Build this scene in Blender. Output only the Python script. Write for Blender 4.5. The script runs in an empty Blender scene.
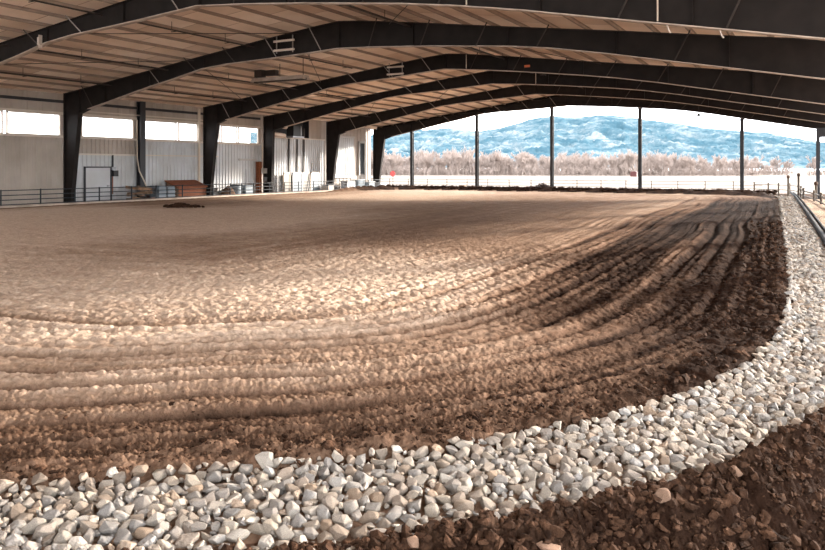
import bpy, bmesh, math, random
import numpy as np
from mathutils import Vector, Matrix
R = random.Random(7)
scn = bpy.context.scene
col = scn.collection
PI = math.pi

# ------------------------------------------------------------------ helpers
class MB:
    """collects shapes into ONE mesh"""
    def __init__(self): self.v = []; self.f = []; self.sm = []
    def add(self, vs, fs, smooth=False):
        o = len(self.v); self.v += [tuple(p) for p in vs]
        self.f += [tuple(i+o for i in f) for f in fs]; self.sm += [smooth]*len(fs)
        return self
    def box(self, c, s, rz=0.0, tilt=None):
        hx, hy, hz = s[0]/2, s[1]/2, s[2]/2
        m = Matrix.Rotation(rz, 3, 'Z')
        if tilt is not None: m = m @ tilt
        vs = [Vector(c) + m @ Vector((x, y, z)) for z in (-hz, hz) for x, y in ((-hx,-hy),(hx,-hy),(hx,hy),(-hx,hy))]
        return self.add(vs, [(3,2,1,0),(4,5,6,7),(0,1,5,4),(1,2,6,5),(2,3,7,6),(3,0,4,7)])
    def box2(self, a, b):
        return self.box([(a[i]+b[i])/2 for i in range(3)], [abs(b[i]-a[i]) for i in range(3)])
    def bar(self, a, b, w, h=None, up=(0,0,1)):
        a = Vector(a); b = Vector(b); h = h or w; d = (b-a).normalized(); u = Vector(up)
        s = d.cross(u)
        if s.length < 1e-4: s = d.cross(Vector((1,0,0)))
        s.normalize(); u = s.cross(d)
        vs = [p + s*sx*w/2 + u*sz*h/2 for p in (a, b) for sx, sz in ((-1,-1),(1,-1),(1,1),(-1,1))]
        return self.add(vs, [(3,2,1,0),(4,5,6,7),(0,1,5,4),(1,2,6,5),(2,3,7,6),(3,0,4,7)])
    def tube(self, pts, r, n=8, closed_ends=True, r2=None):
        pts = [Vector(p) for p in pts]; vs = []; k = len(pts)
        for i, p in enumerate(pts):
            d = (pts[min(i+1,k-1)] - pts[max(i-1,0)]).normalized()
            s = d.cross(Vector((0,0,1)))
            if s.length < 1e-3: s = d.cross(Vector((1,0,0)))
            s.normalize(); u = s.cross(d)
            rr = r if r2 is None else r + (r2-r)*i/(k-1)
            vs += [p + (s*math.cos(2*PI*j/n) + u*math.sin(2*PI*j/n))*rr for j in range(n)]
        fs = [(i*n+j, i*n+(j+1)%n, (i+1)*n+(j+1)%n, (i+1)*n+j) for i in range(k-1) for j in range(n)]
        self.add(vs, fs, True)
        if closed_ends: self.add([vs[j] for j in range(n)], [tuple(range(n))[::-1]]); self.add(vs[-n:], [tuple(range(n))])
        return self
    def lathe(self, c, prof, n=16):
        vs = [(c[0]+r*math.cos(2*PI*j/n), c[1]+r*math.sin(2*PI*j/n), c[2]+z) for r, z in prof for j in range(n)]
        fs = [(i*n+j, i*n+(j+1)%n, (i+1)*n+(j+1)%n, (i+1)*n+j) for i in range(len(prof)-1) for j in range(n)]
        self.add(vs, fs, True); k = len(prof)-1
        self.add([vs[j] for j in range(n)], [tuple(range(n))[::-1]]); self.add(vs[k*n:], [tuple(range(n))])
        return self
    def prism(self, poly, y0, y1):
        """polygon in (x, z) extruded along y"""
        n = len(poly)
        vs = [(x, y0, z) for x, z in poly] + [(x, y1, z) for x, z in poly]
        return self.add(vs, [tuple(range(n)), tuple(range(2*n-1, n-1, -1))] + [(i, n+i, n+(i+1)%n, (i+1)%n) for i in range(n)])
    def strip(self, up, lo, y0, y1):
        """web between an upper and a lower chain of (x, z), thickness y0..y1"""
        n = len(up)
        vs = [(x,y,z) for y in (y0,y1) for ch in (up,lo) for x, z in ch]
        U0, L0, U1, L1 = 0, n, 2*n, 3*n; fs = []
        for i in range(n-1):
            fs += [(U0+i,L0+i,L0+i+1,U0+i+1),(U1+i,U1+i+1,L1+i+1,L1+i),(U0+i,U0+i+1,U1+i+1,U1+i),(L0+i,L1+i,L1+i+1,L0+i+1)]
        fs += [(U0,U1,L1,L0),(U0+n-1,L0+n-1,L1+n-1,U1+n-1)]
        return self.add(vs, fs)
    def build(self, name, m, parent=None, recalc=True):
        me = bpy.data.meshes.new(name)
        me.from_pydata(self.v, [], self.f)
        me.polygons.foreach_set('use_smooth', self.sm)
        if recalc:
            bm = bmesh.new(); bm.from_mesh(me); bmesh.ops.recalc_face_normals(bm, faces=bm.faces); bm.to_mesh(me); bm.free()
        me.materials.append(m); me.update()
        o = bpy.data.objects.new(name, me); col.objects.link(o)
        if parent is not None:
            o.parent = parent
            o.matrix_parent_inverse = Matrix.LocRotScale(parent.location, parent.rotation_euler, parent.scale).inverted()
        return o

def tag(o, label=None, cat=None, group=None, kind=None):
    if label: o['label'] = label
    if cat: o['category'] = cat
    if group: o['group'] = group
    if kind: o['kind'] = kind
    return o
def thing(name, loc, label, cat, group=None):
    o = bpy.data.objects.new(name, None); o.location = loc; o.empty_display_size = .2; col.objects.link(o)
    return tag(o, label, cat, group)
def struct(o, label=None, cat='structure'):
    return tag(o, label, cat, None, 'structure')
def copy_tree(o, parent=None):
    c = o.copy(); col.objects.link(c)
    if parent is not None: c.parent = parent
    for ch in list(o.children): copy_tree(ch, c)
    return c

# ------------------------------------------------------------------ materials
def mat(name, rgb, rough=.7, metal=0.0, var=.0, scale=3.0, bump=0.0, bscale=20.0, spec=.3, rgb2=None, stretch=None, obj_rand=0.0):
    m = bpy.data.materials.new(name); m.use_nodes = True
    nt = m.node_tree; b = nt.nodes['Principled BSDF']
    b.inputs['Base Color'].default_value = (*rgb, 1); b.inputs['Roughness'].default_value = rough
    b.inputs['Metallic'].default_value = metal; b.inputs['Specular IOR Level'].default_value = spec
    tc = nt.nodes.new('ShaderNodeTexCoord'); src = tc.outputs['Object']
    if stretch:
        mp = nt.nodes.new('ShaderNodeMapping'); mp.inputs['Scale'].default_value = stretch
        nt.links.new(src, mp.inputs[0]); src = mp.outputs[0]
    if var > 0 or rgb2:
        n = nt.nodes.new('ShaderNodeTexNoise'); n.inputs['Scale'].default_value = scale; n.inputs['Detail'].default_value = 5
        nt.links.new(src, n.inputs['Vector'])
        r = nt.nodes.new('ShaderNodeValToRGB'); r.color_ramp.elements[0].position = .32; r.color_ramp.elements[1].position = .68
        c2 = rgb2 or tuple(c*(1-var) for c in rgb)
        r.color_ramp.elements[0].color = (*c2, 1); r.color_ramp.elements[1].color = (*rgb, 1)
        nt.links.new(n.outputs['Fac'], r.inputs[0]); out = r.outputs[0]
        if obj_rand:
            oi = nt.nodes.new('ShaderNodeObjectInfo'); gm = nt.nodes.new('ShaderNodeNewGeometry')
            ad = nt.nodes.new('ShaderNodeMath'); ad.operation = 'ADD'; fr = nt.nodes.new('ShaderNodeMath'); fr.operation = 'FRACT'
            nt.links.new(oi.outputs['Random'], ad.inputs[0]); nt.links.new(gm.outputs['Random Per Island'], ad.inputs[1]); nt.links.new(ad.outputs[0], fr.inputs[0])
            mr = nt.nodes.new('ShaderNodeMapRange'); mr.inputs['To Min'].default_value = 1-obj_rand; mr.inputs['To Max'].default_value = 1+obj_rand*.5
            nt.links.new(fr.outputs[0], mr.inputs['Value'])
            mx = nt.nodes.new('ShaderNodeVectorMath'); mx.operation = 'SCALE'
            nt.links.new(out, mx.inputs[0]); nt.links.new(mr.outputs[0], mx.inputs['Scale']); out = mx.outputs[0]
        nt.links.new(out, b.inputs['Base Color'])
    if bump > 0:
        n2 = nt.nodes.new('ShaderNodeTexNoise'); n2.inputs['Scale'].default_value = bscale; n2.inputs['Detail'].default_value = 6
        nt.links.new(src, n2.inputs['Vector'])
        bp = nt.nodes.new('ShaderNodeBump'); bp.inputs['Strength'].default_value = bump; bp.inputs['Distance'].default_value = .05
        nt.links.new(n2.outputs['Fac'], bp.inputs['Height']); nt.links.new(bp.outputs[0], b.inputs['Normal'])
    return m

M = {}
M['steel'] = mat('dark_primer_steel', (.0155,.0118,.0105), .7, var=.4, scale=2.2, spec=.12)
M['flange'] = mat('pale_flange_steel', (.44,.36,.30), .7, var=.35, scale=3)  # lower flanges tan, much paler than the dark webs
M['brace'] = mat('grey_brace_steel', (.22,.19,.17), .6)
M['rod'] = mat('dark_rod', (.03,.022,.018), .6)
M['conduit'] = mat('pale_conduit', (.5,.42,.34), .5)
M['purlin'] = mat('tan_purlin', (.28,.205,.155), .6, var=.25, scale=2)
M['deck'] = mat('roof_deck', (.95,.82,.71), .75, rgb2=(.74,.58,.46), scale=.45, stretch=(.8,.7,1))
nt = M['deck'].node_tree; b_ = nt.nodes['Principled BSDF']; src = b_.inputs['Base Color'].links[0].from_socket
bk = nt.nodes.new('ShaderNodeTexBrick'); bk.inputs['Scale'].default_value = 1.0; bk.inputs['Brick Width'].default_value = 2.6; bk.inputs['Row Height'].default_value = 1.27; bk.inputs['Mortar Size'].default_value = .03; bk.inputs['Mortar Smooth'].default_value = .6
bk.inputs['Color1'].default_value = (1,1,1,1); bk.inputs['Color2'].default_value = (.74,.68,.62,1); bk.inputs['Mortar'].default_value = (.42,.33,.27,1)
mp_ = nt.nodes.new('ShaderNodeMapping'); mp_.inputs['Rotation'].default_value = (0,0,PI/2); mp_.inputs['Location'].default_value = (.3,.2,0); tc_ = [n for n in nt.nodes if n.type == 'TEX_COORD'][0]
nt.links.new(tc_.outputs['Object'], mp_.inputs[0]); nt.links.new(mp_.outputs[0], bk.inputs['Vector'])
ml = nt.nodes.new('ShaderNodeMix'); ml.data_type = 'RGBA'; ml.blend_type = 'MULTIPLY'; ml.inputs[0].default_value = 1; nt.links.new(src, ml.inputs[6]); nt.links.new(bk.outputs['Color'], ml.inputs[7]); nt.links.new(ml.outputs[2], b_.inputs['Base Color'])
M['siding'] = mat('white_siding', (.46,.475,.50), .5, rgb2=(.37,.365,.36), scale=.6)
M['beige'] = mat('beige_siding', (.38,.325,.285), .55, rgb2=(.30,.255,.22), scale=.7)
M['trim'] = mat('beige_trim', (.52,.45,.39), .6)
M['whitetrim'] = mat('white_trim', (.36,.34,.32), .5)
M['fence'] = mat('dark_blue_pipe', (.012,.016,.021), .6, metal=0)
M['post'] = mat('grey_steel_post', (.022,.022,.026), .5)
M['farfence'] = mat('weathered_wood_fence', (.10,.075,.055), .8, var=.3, scale=5)
M['rust'] = mat('red_brown_wood', (.24,.075,.03), .7, var=.35, scale=4, stretch=(1,1,6))
M['wood'] = mat('scrap_wood', (.33,.20,.12), .75, var=.5, scale=4, obj_rand=.5)
M['plastic'] = mat('white_plastic', (.17,.205,.235), .5, var=.15, scale=2)
M['stall'] = mat('pale_stall_panel', (.24,.225,.205), .6, var=.2, scale=3)
M['black'] = mat('black_plastic', (.012,.012,.013), .5)
M['greymetal'] = mat('grey_metal', (.25,.25,.26), .45, metal=.5)
M['rock'] = mat('pale_crushed_rock', (.62,.56,.51), .85, rgb2=(.42,.37,.33), scale=9, bump=.5, bscale=45, obj_rand=.42, spec=.2)
def rock_mat():
    m = mat('pale_crushed_rock', (.5,.45,.4), .9, bump=.55, bscale=40, spec=.15); nt = m.node_tree; b = nt.nodes['Principled BSDF']
    oi = nt.nodes.new('ShaderNodeObjectInfo'); gm = nt.nodes.new('ShaderNodeNewGeometry'); tc = nt.nodes.new('ShaderNodeTexCoord')
    ad = nt.nodes.new('ShaderNodeMath'); ad.operation = 'ADD'; fr = nt.nodes.new('ShaderNodeMath'); fr.operation = 'FRACT'
    nt.links.new(oi.outputs['Random'], ad.inputs[0]); nt.links.new(gm.outputs['Random Per Island'], ad.inputs[1]); nt.links.new(ad.outputs[0], fr.inputs[0])
    r = nt.nodes.new('ShaderNodeValToRGB'); cr = r.color_ramp
    cols = [(0,(.37,.27,.195)),(.2,(.285,.26,.24)),(.4,(.45,.385,.315)),(.55,(.38,.30,.235)),(.7,(.32,.30,.285)),(.85,(.54,.475,.405)),(1,(.24,.185,.145))]
    cr.elements[0].color = (*cols[0][1],1); cr.elements[1].position = 1; cr.elements[1].color = (*cols[-1][1],1)
    for p, c in cols[1:-1]: e = cr.elements.new(p); e.color = (*c,1)
    nt.links.new(fr.outputs[0], r.inputs[0])
    n = nt.nodes.new('ShaderNodeTexNoise'); n.inputs['Scale'].default_value = 14; n.inputs['Detail'].default_value = 5; nt.links.new(tc.outputs['Object'], n.inputs['Vector'])
    mr = nt.nodes.new('ShaderNodeMapRange'); mr.inputs['From Min'].default_value = .3; mr.inputs['From Max'].default_value = .7; mr.inputs['To Min'].default_value = .44; mr.inputs['To Max'].default_value = .80
    nt.links.new(n.outputs['Fac'], mr.inputs['Value'])
    mu = nt.nodes.new('ShaderNodeVectorMath'); mu.operation = 'SCALE'; nt.links.new(r.outputs[0], mu.inputs[0]); nt.links.new(mr.outputs[0], mu.inputs['Scale']); nt.links.new(mu.outputs[0], b.inputs['Base Color'])
    return m
M['rock'] = rock_mat()
M['bounce_apron'] = mat('bounce_yard', (.80,.76,.72), .95, var=.1, scale=.5)  # unseen pale yard added to bounce daylight up to the ceiling
M['mudrock'] = mat('soil_stained_rock', (.24,.155,.11), .9, rgb2=(.13,.075,.05), scale=14, bump=.5, bscale=40, obj_rand=.4, spec=.1)
M['clod'] = mat('soil_clod', (.062,.032,.019), .95, rgb2=(.016,.008,.005), scale=12, bump=.6, bscale=50, obj_rand=.5, spec=.05)
M['concrete'] = mat('pale_kerb_soil', (.48,.38,.31), .9, var=.4, scale=1.5)
M['pipe'] = mat('grey_corrugated_pipe', (.045,.045,.048), .9, spec=.05)
M['field'] = mat('dry_snowy_field', (.084,.064,.050), .95, rgb2=(.068,.047,.034), scale=.05, stretch=(1,1,1))
M['tree'] = mat('frosted_branches', (.27,.215,.19), .9)
M['red'] = mat('red_paint', (.22,.018,.015), .5)
M['darkred'] = mat('dark_red_paint', (.05,.010,.009), .6)
M['brush'] = mat('dark_brush', (.07,.04,.025), .9, var=.4, scale=6)
M['orange'] = mat('orange_tag', (.5,.12,.04), .5)
M['tube'] = mat('fixture_white', (.5,.42,.36), .4)
M['glass'] = bpy.data.materials.new('window_glazing'); M['glass'].use_nodes = True
nt = M['glass'].node_tree; nt.nodes.clear()
o_ = nt.nodes.new('ShaderNodeOutputMaterial'); mx = nt.nodes.new('ShaderNodeMixShader'); tr = nt.nodes.new('ShaderNodeBsdfTransparent'); gl = nt.nodes.new('ShaderNodeBsdfGlossy')
tr.inputs[0].default_value = (.95,.95,.95,1); gl.inputs['Roughness'].default_value = .1; mx.inputs[0].default_value = .06
nt.links.new(tr.outputs[0], mx.inputs[1]); nt.links.new(gl.outputs[0], mx.inputs[2]); nt.links.new(mx.outputs[0], o_.inputs[0])

# dirt: dry to damp soil with painted light and shade, by point attribute
def dirt_mat():
    m = bpy.data.materials.new('arena_soil'); m.use_nodes = True; nt = m.node_tree; b = nt.nodes['Principled BSDF']
    b.inputs['Roughness'].default_value = .95; b.inputs['Specular IOR Level'].default_value = .02
    at = nt.nodes.new('ShaderNodeAttribute'); at.attribute_name = 'soil_tone'
    tc = nt.nodes.new('ShaderNodeTexCoord')
    n1 = nt.nodes.new('ShaderNodeTexNoise'); n1.inputs['Scale'].default_value = 1.3; n1.inputs['Detail'].default_value = 9; n1.inputs['Roughness'].default_value = .7
    n2 = nt.nodes.new('ShaderNodeTexNoise'); n2.inputs['Scale'].default_value = 16; n2.inputs['Detail'].default_value = 6
    for n in (n1, n2): nt.links.new(tc.outputs['Object'], n.inputs['Vector'])
    # fac = attribute + (n1-.5)*.5
    a1 = nt.nodes.new('ShaderNodeMath'); a1.operation = 'MULTIPLY_ADD'; a1.inputs[1].default_value = .55; a1.inputs[2].default_value = -.275
    nt.links.new(n1.outputs['Fac'], a1.inputs[0])
    a2 = nt.nodes.new('ShaderNodeMath'); a2.operation = 'ADD'; nt.links.new(at.outputs['Fac'], a2.inputs[0]); nt.links.new(a1.outputs[0], a2.inputs[1])
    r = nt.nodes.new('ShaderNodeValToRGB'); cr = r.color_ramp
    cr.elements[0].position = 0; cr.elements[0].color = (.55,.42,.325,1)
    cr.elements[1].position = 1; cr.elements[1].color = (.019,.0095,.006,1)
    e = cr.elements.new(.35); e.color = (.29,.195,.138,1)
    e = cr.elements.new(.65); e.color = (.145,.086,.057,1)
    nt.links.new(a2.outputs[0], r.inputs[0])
    mr = nt.nodes.new('ShaderNodeMapRange'); mr.inputs['From Min'].default_value = .32; mr.inputs['From Max'].default_value = .68; mr.inputs['To Min'].default_value = .58; mr.inputs['To Max'].default_value = 1.32
    n4 = nt.nodes.new('ShaderNodeTexNoise'); n4.inputs['Scale'].default_value = 4.5; n4.inputs['Detail'].default_value = 8; n4.inputs['Roughness'].default_value = .75; nt.links.new(tc.outputs['Object'], n4.inputs['Vector'])
    av = nt.nodes.new('ShaderNodeMix'); av.inputs[0].default_value = .55; nt.links.new(n2.outputs['Fac'], av.inputs[2]); nt.links.new(n4.outputs['Fac'], av.inputs[3])
    nt.links.new(av.outputs[0], mr.inputs['Value'])
    mu = nt.nodes.new('ShaderNodeVectorMath'); mu.operation = 'SCALE'; nt.links.new(r.outputs[0], mu.inputs[0]); nt.links.new(mr.outputs[0], mu.inputs['Scale'])
    nt.links.new(mu.outputs[0], b.inputs['Base Color'])
    n3 = nt.nodes.new('ShaderNodeTexNoise'); n3.inputs['Scale'].default_value = 26; n3.inputs['Detail'].default_value = 6; n3.inputs['Roughness'].default_value = .65
    nt.links.new(tc.outputs['Object'], n3.inputs['Vector'])
    bp = nt.nodes.new('ShaderNodeBump'); bp.inputs['Strength'].default_value = .6; bp.inputs['Distance'].default_value = .05
    nt.links.new(n3.outputs['Fac'], bp.inputs['Height'])
    bp2 = nt.nodes.new('ShaderNodeBump'); bp2.inputs['Strength'].default_value = .7; bp2.inputs['Distance'].default_value = .16
    nt.links.new(n4.outputs['Fac'], bp2.inputs['Height']); nt.links.new(bp.outputs[0], bp2.inputs['Normal']); nt.links.new(bp2.outputs[0], b.inputs['Normal'])
    return m
M['dirt'] = dirt_mat()

# ------------------------------------------------------------------ noise
def _hash(ix, iy, seed):
    h = (ix.astype(np.int64)*374761393 + iy.astype(np.int64)*668265263 + seed*974711) & 0x7fffffff
    h = ((h ^ (h >> 13)) * 1274126177) & 0x7fffffff
    return ((h ^ (h >> 16)) & 0xffffff) / float(0xffffff)
def vnoise(x, y, seed=0):
    ix = np.floor(x); iy = np.floor(y); fx = x-ix; fy = y-iy
    u = fx*fx*fx*(fx*(fx*6-15)+10); v = fy*fy*fy*(fy*(fy*6-15)+10)
    a = _hash(ix,iy,seed); b = _hash(ix+1,iy,seed); c = _hash(ix,iy+1,seed); d = _hash(ix+1,iy+1,seed)
    return (a*(1-u)+b*u)*(1-v) + (c*(1-u)+d*u)*v
def fbm(x, y, seed=0, oct=4, gain=.5):
    s = 0; a = 1; t = 0
    for i in range(oct):
        s = s + a*vnoise(x*2**i, y*2**i, seed+i*17); t += a; a *= gain
    return s/t
def lumps(x, y, seed=0, fill=.75):
    """rounded clods: union of hemispheres, one per cell"""
    ix = np.floor(x); iy = np.floor(y); best = np.zeros_like(x)
    for dx in (-1,0,1):
        for dy in (-1,0,1):
            cx = ix+dx; cy = iy+dy
            px = cx+_hash(cx,cy,seed); py = cy+_hash(cx,cy,seed+1); r = .25+.5*_hash(cx,cy,seed+2)*fill
            d2 = ((x-px)**2+(y-py)**2)/(r*r)
            best = np.maximum(best, r*np.sqrt(np.maximum(0, 1-d2)))
    return best
def sstep(a, b, x):
    t = np.clip((x-a)/(b-a), 0, 1); return t*t*(3-2*t)

# ------------------------------------------------------------------ arena outline (metres; x across the hall, y along it)
P = [(-35.7,12),(-35.75,56),(-34.8,59.6),(-31,60.6),(-6,60.2),(-3.2,59.2),(-2.3,56.5),(-2.0,52),(-1.3,36),(-.74,23.4),(-.40,15.5),(-.30,11.4),(-.42,9.3),(-.66,8.0),(-1.05,6.9),(-1.52,5.95),
     (-2.08,5.23),(-2.6,4.62),(-3.12,4.15),(-3.65,3.75),(-4.1,3.31),(-4.6,2.93),(-5.5,2.35),(-7,1.75),(-9,1.3),(-13,.9),(-20,.6),(-31,.8),(-34.5,3.5)]
P = np.array(P, float)
for _ in range(2):
    Q = np.roll(P,-1,0); P = np.stack([P*.75+Q*.25, P*.25+Q*.75],1).reshape(-1,2)
def edge_dist(x, y):
    """signed distance to the outline (negative inside)"""
    best = np.full(x.shape, 1e9); ins = np.zeros(x.shape, bool)
    n = len(P)
    for i in range(n):
        ax, ay = P[i]; bx, by = P[(i+1)%n]; ex, ey = bx-ax, by-ay; L = ex*ex+ey*ey
        t = np.clip(((x-ax)*ex+(y-ay)*ey)/L, 0, 1)
        best = np.minimum(best, (x-ax-t*ex)**2+(y-ay-t*ey)**2)
        if ay != by:
            c = ((ay > y) != (by > y)) & (x < (bx-ax)*(y-ay)/(by-ay)+ax); ins ^= c
    d = np.sqrt(best)
    return np.where(ins, -d, d)
BAND = 1.03
def terrain(x, y, fine=True, cell=None):
    sd = edge_dist(x, y)
    dist = np.hypot(x, y); cell = dist*.0006+dist*dist*np.where(dist < 10, .00036, .00018) if cell is None else cell
    side = sstep(-.62, -.38, x/np.maximum(y,1.0))
    cell2 = cell*(1-side)+side*(dist*.0016)
    def keepr(w): return 1-sstep(.35, .9, cell2/w)        # ruts that run away from the viewer
    def keep(w): return 1-sstep(.35, .9, cell/w)          # drop detail finer than the sampling
    wob = (fbm(x*.085, y*.085, 5, 2)-.5)
    rightside = sstep(-9, -3, x)*(1-sstep(45, 56, y))
    front = 1-sstep(6.5, 10.5, y)
    inside = sstep(.06, -.10, sd)
    # ---- ploughed lines that follow the rim
    q = -sd + wob*1.1
    z = np.zeros_like(x)
    tilled = np.clip(sstep(.1,.5,-sd)*(1-sstep(3.2, 8, -sd)), 0, 1)*(.35+.65*sstep(-20,-6,x))
    r1 = vnoise(q*2.3, (x+y)*.05+3, 11); r2 = vnoise(q*5.2, (x-y)*.09, 23); r3 = vnoise(q*10.5, (x+y)*.2, 31)
    brk = .45+.9*fbm(x*.8, y*.8, 41, 2)
    z += inside*((r1-.5)*(.045-.02*side)*keepr(.45) + (r2-.5)*(.06-.02*side)*brk*keepr(.2) + (r3-.5)*.055*brk*keepr(.1))*(.30+.9*tilled)
    # deep furrows near the rim
    furrow = np.zeros_like(x)
    for off, wd, dp in ((.50,.06,.06),(.85,.05,.045),(1.3,.07,.07),(1.75,.05,.045),(2.2,.08,.065),(2.8,.07,.05),(3.5,.09,.06),(4.3,.08,.05),(5.2,.1,.05)):
        g = np.exp(-((q-off)/(wd*1.15))**2)*sstep(.2,.45,vnoise(x*.3+off*9, y*.3, 53))*keepr(wd*1.6)
        z -= inside*(1.7-.8*side)*dp*g; furrow = np.maximum(furrow, g)
    z += inside*(fbm(x*.35,y*.35,61,3)-.5)*.07
    # ---- clods
    w1 = .055*lumps(x*7, y*7, 71)*keep(.14); w2 = .03*lumps(x*19, y*19, 81)*keep(.052); w3 = .02*lumps(x*36,y*36,91)*keep(.028); w0 = .11*lumps(x*3.3,y*3.3,101,.5)*keep(.3); w4 = .012*lumps(x*62,y*62,95)*keep(.017)
    rimr = sstep(-1.3,-.1,sd)*rightside; fin = sstep(.10,-.02,sd)
    if fine:
        z += fin*((w1*(.20+.75*sstep(6,13,dist))+w0*.30*sstep(11,18,dist)+w2*.9+w3*1.2+w4)*(.8+.5*tilled)+ rimr*w0*.9)
    # lip of the dirt above the stones
    z += inside*.05*np.exp(-((sd+.22)/.2)**2)*rightside
    z += inside*.06*sstep(9,20,y)*np.exp(-((sd+.5)/.5)**2)*rightside
    # far and left rim berm
    farrim = sstep(50, 57, y)*(1-sstep(-4,-2.4,x)); leftrim = 1-sstep(-33, -30, x)
    z += farrim*.36*np.exp(-((sd-.15)/.42)**2)*(.75+.25*vnoise(x*.8, y*.3, 7)+.35*vnoise(x*3.1, y*.3, 8))
    # ---- outside
    out = 1-inside
    band = out*(1-sstep(BAND-.12, BAND+.12, sd))
    z += out*(-.03-.05*front)
    z += band*(.02+.02*np.sin(sd*3))
    bank = sstep(BAND-.1, BAND+.15, sd)*(x > -15)*(y < 30)
    drop = (.95*sstep(BAND+.12, BAND+1.3, sd) - .10*sstep(BAND+1.45,BAND+1.9,sd)*(1-sstep(BAND+2.1,BAND+2.6,sd)))*front
    lip = (.08+.22*sstep(4.6,6.8,y))*np.exp(-((sd-BAND-.16)/.16)**2)*(.4+vnoise(x*1.7,y*1.7,15))*front
    z += bank*(lip-drop)
    if fine:
        rough = bank*(.4+.6*front)*(1-.6*sstep(BAND+1.5,BAND+2.1,sd))
        z += rough*(w0*.9+w1*1.1+w2*1.2+w3+w4)
    # low yard level behind the left fence and beyond the far rim
    low = np.maximum(sstep(.5, 1.6, sd)*((x < -33)|(y > 55)), 0)
    z = z*(1-low) + low*(-.42)
    # soil tone, damp and painted light together: damp rim, pale ring, half-dry centre
    dry_lit_ring = np.exp(-((-sd-7.6-(fbm(x*.12,y*.12,3,2)-.5)*5)/4.6)**2)  # pale ring: partly dry soil, partly pooled light painted in
    dry_lit_ring = dry_lit_ring*(1-.85*sstep(-1, 5, y-(11.0+.42*(-x-2))))
    tone = .56-.54*dry_lit_ring
    rim_w = 2.4+3.6*sstep(8,14,y)*rightside
    tone += .52*(.22+.78*sstep(5.5,10.5,y))*(1-sstep(.5*rim_w, 1.6*rim_w, -sd + wob*1.4))*np.maximum(rightside, sstep(-40,-12,x)*front)
    tone += .5*(1-sstep(.1,.55,-sd))*rightside*sstep(4.5,9,y)
    tone -= .18*sstep(26,40,y)*sstep(3,8,-x)  # far floor painted paler to lift it out of shadow
    tone -= .40*sstep(12,20,-x)*(1-sstep(24,32,y))  # left floor painted paler in place of the missing light
    tone -= .45*np.exp(-((x+22.5-(y-30)*-.22)/5.5)**2)*sstep(13,21,y)*(1-sstep(56,62,y))  # pale streak: dry soil and a band of sunlight painted together
    tone += .35*(1-sstep(.1,.9,-sd))*leftrim  # left edge darkened: shade of the step below the kerb painted in
    # rut and furrow bottoms darkened: damp, with groove shade painted in
    tone += inside*((.5-r2)*.34+(.5-r1)*.2+(.5-r3)*.22)*(.25+.75*tilled) + inside*.46*furrow
    dampbank = sstep(BAND-.15, BAND+.1, sd)*(x > -15)*(y < 30)
    tone = np.where(sd > BAND-.1, .75*front+.18*(1-front) + dampbank*front*.35*sstep(BAND,BAND+.35,sd), tone)
    tone = np.where((sd > .02) & (sd <= BAND-.1), .55, tone)
    tone = np.where((y > 55) & (sd > -.9), .95, tone)  # far rim darkened: shade of its near face painted into the soil
    tone = np.where((y > 55) & (sd > -.9), .95, tone)
    return z, np.clip(tone, 0, 1), sd
def zat(x, y):
    z, _, _ = terrain(np.array([float(x)]), np.array([float(y)]), fine=False); return float(z[0])

# ------------------------------------------------------------------ near ground: finer towards where one stands
def ground():
    a = np.concatenate([np.linspace(-150,-76,90,endpoint=False), np.linspace(-76,14,1250,endpoint=False), np.linspace(14,60,60)])*PI/180
    inv = np.concatenate([np.linspace(1/1.3, 1/2.6, 60, endpoint=False), np.linspace(1/2.6, 1/10.0, 760, endpoint=False), np.linspace(1/10.0, 1/78., 540)])
    r = 1/inv
    A, RR = np.meshgrid(a, r, indexing='ij'); x = (RR*np.sin(A)).ravel(); y = (RR*np.cos(A)).ravel()
    z, tone, sd = terrain(x, y)
    na, nr = len(a), len(r)
    idx = np.arange(na*nr).reshape(na, nr)
    quads = np.stack([idx[:-1,:-1], idx[:-1,1:], idx[1:,1:], idx[1:,:-1]], -1).reshape(-1,4)[:, ::-1]
    qs = sd[quads].mean(1)
    qx = x[quads].mean(1); qy = y[quads].mean(1)
    inside_q = qs < .03
    keep_out = (~inside_q) & (qx > -38.6)
    for name, sel, label in (('floor', inside_q, 'harrowed brown dirt floor of the riding arena'), ('ground', keep_out, 'bare dark soil bank and ground around the arena')):
        q = quads[sel]; used = np.unique(q); remap = np.full(len(x), -1); remap[used] = np.arange(len(used)); q = remap[q]
        me = bpy.data.meshes.new(name)
        me.vertices.add(len(used)); me.vertices.foreach_set('co', np.stack([x[used],y[used],z[used]],1).ravel())
        me.loops.add(q.size); me.loops.foreach_set('vertex_index', q.ravel().astype(np.int32))
        me.polygons.add(len(q)); me.polygons.foreach_set('loop_start', np.arange(0,q.size,4,dtype=np.int32))
        me.polygons.foreach_set('use_smooth', np.ones(len(q), bool))
        at = me.attributes.new('soil_tone', 'FLOAT', 'POINT'); at.data.foreach_set('value', tone[used].astype(np.float32))
        me.materials.append(M['dirt']); me.update(calc_edges=True); me.validate()
        o = bpy.data.objects.new(name, me); col.objects.link(o); struct(o, label, 'ground')
ground()

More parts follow.
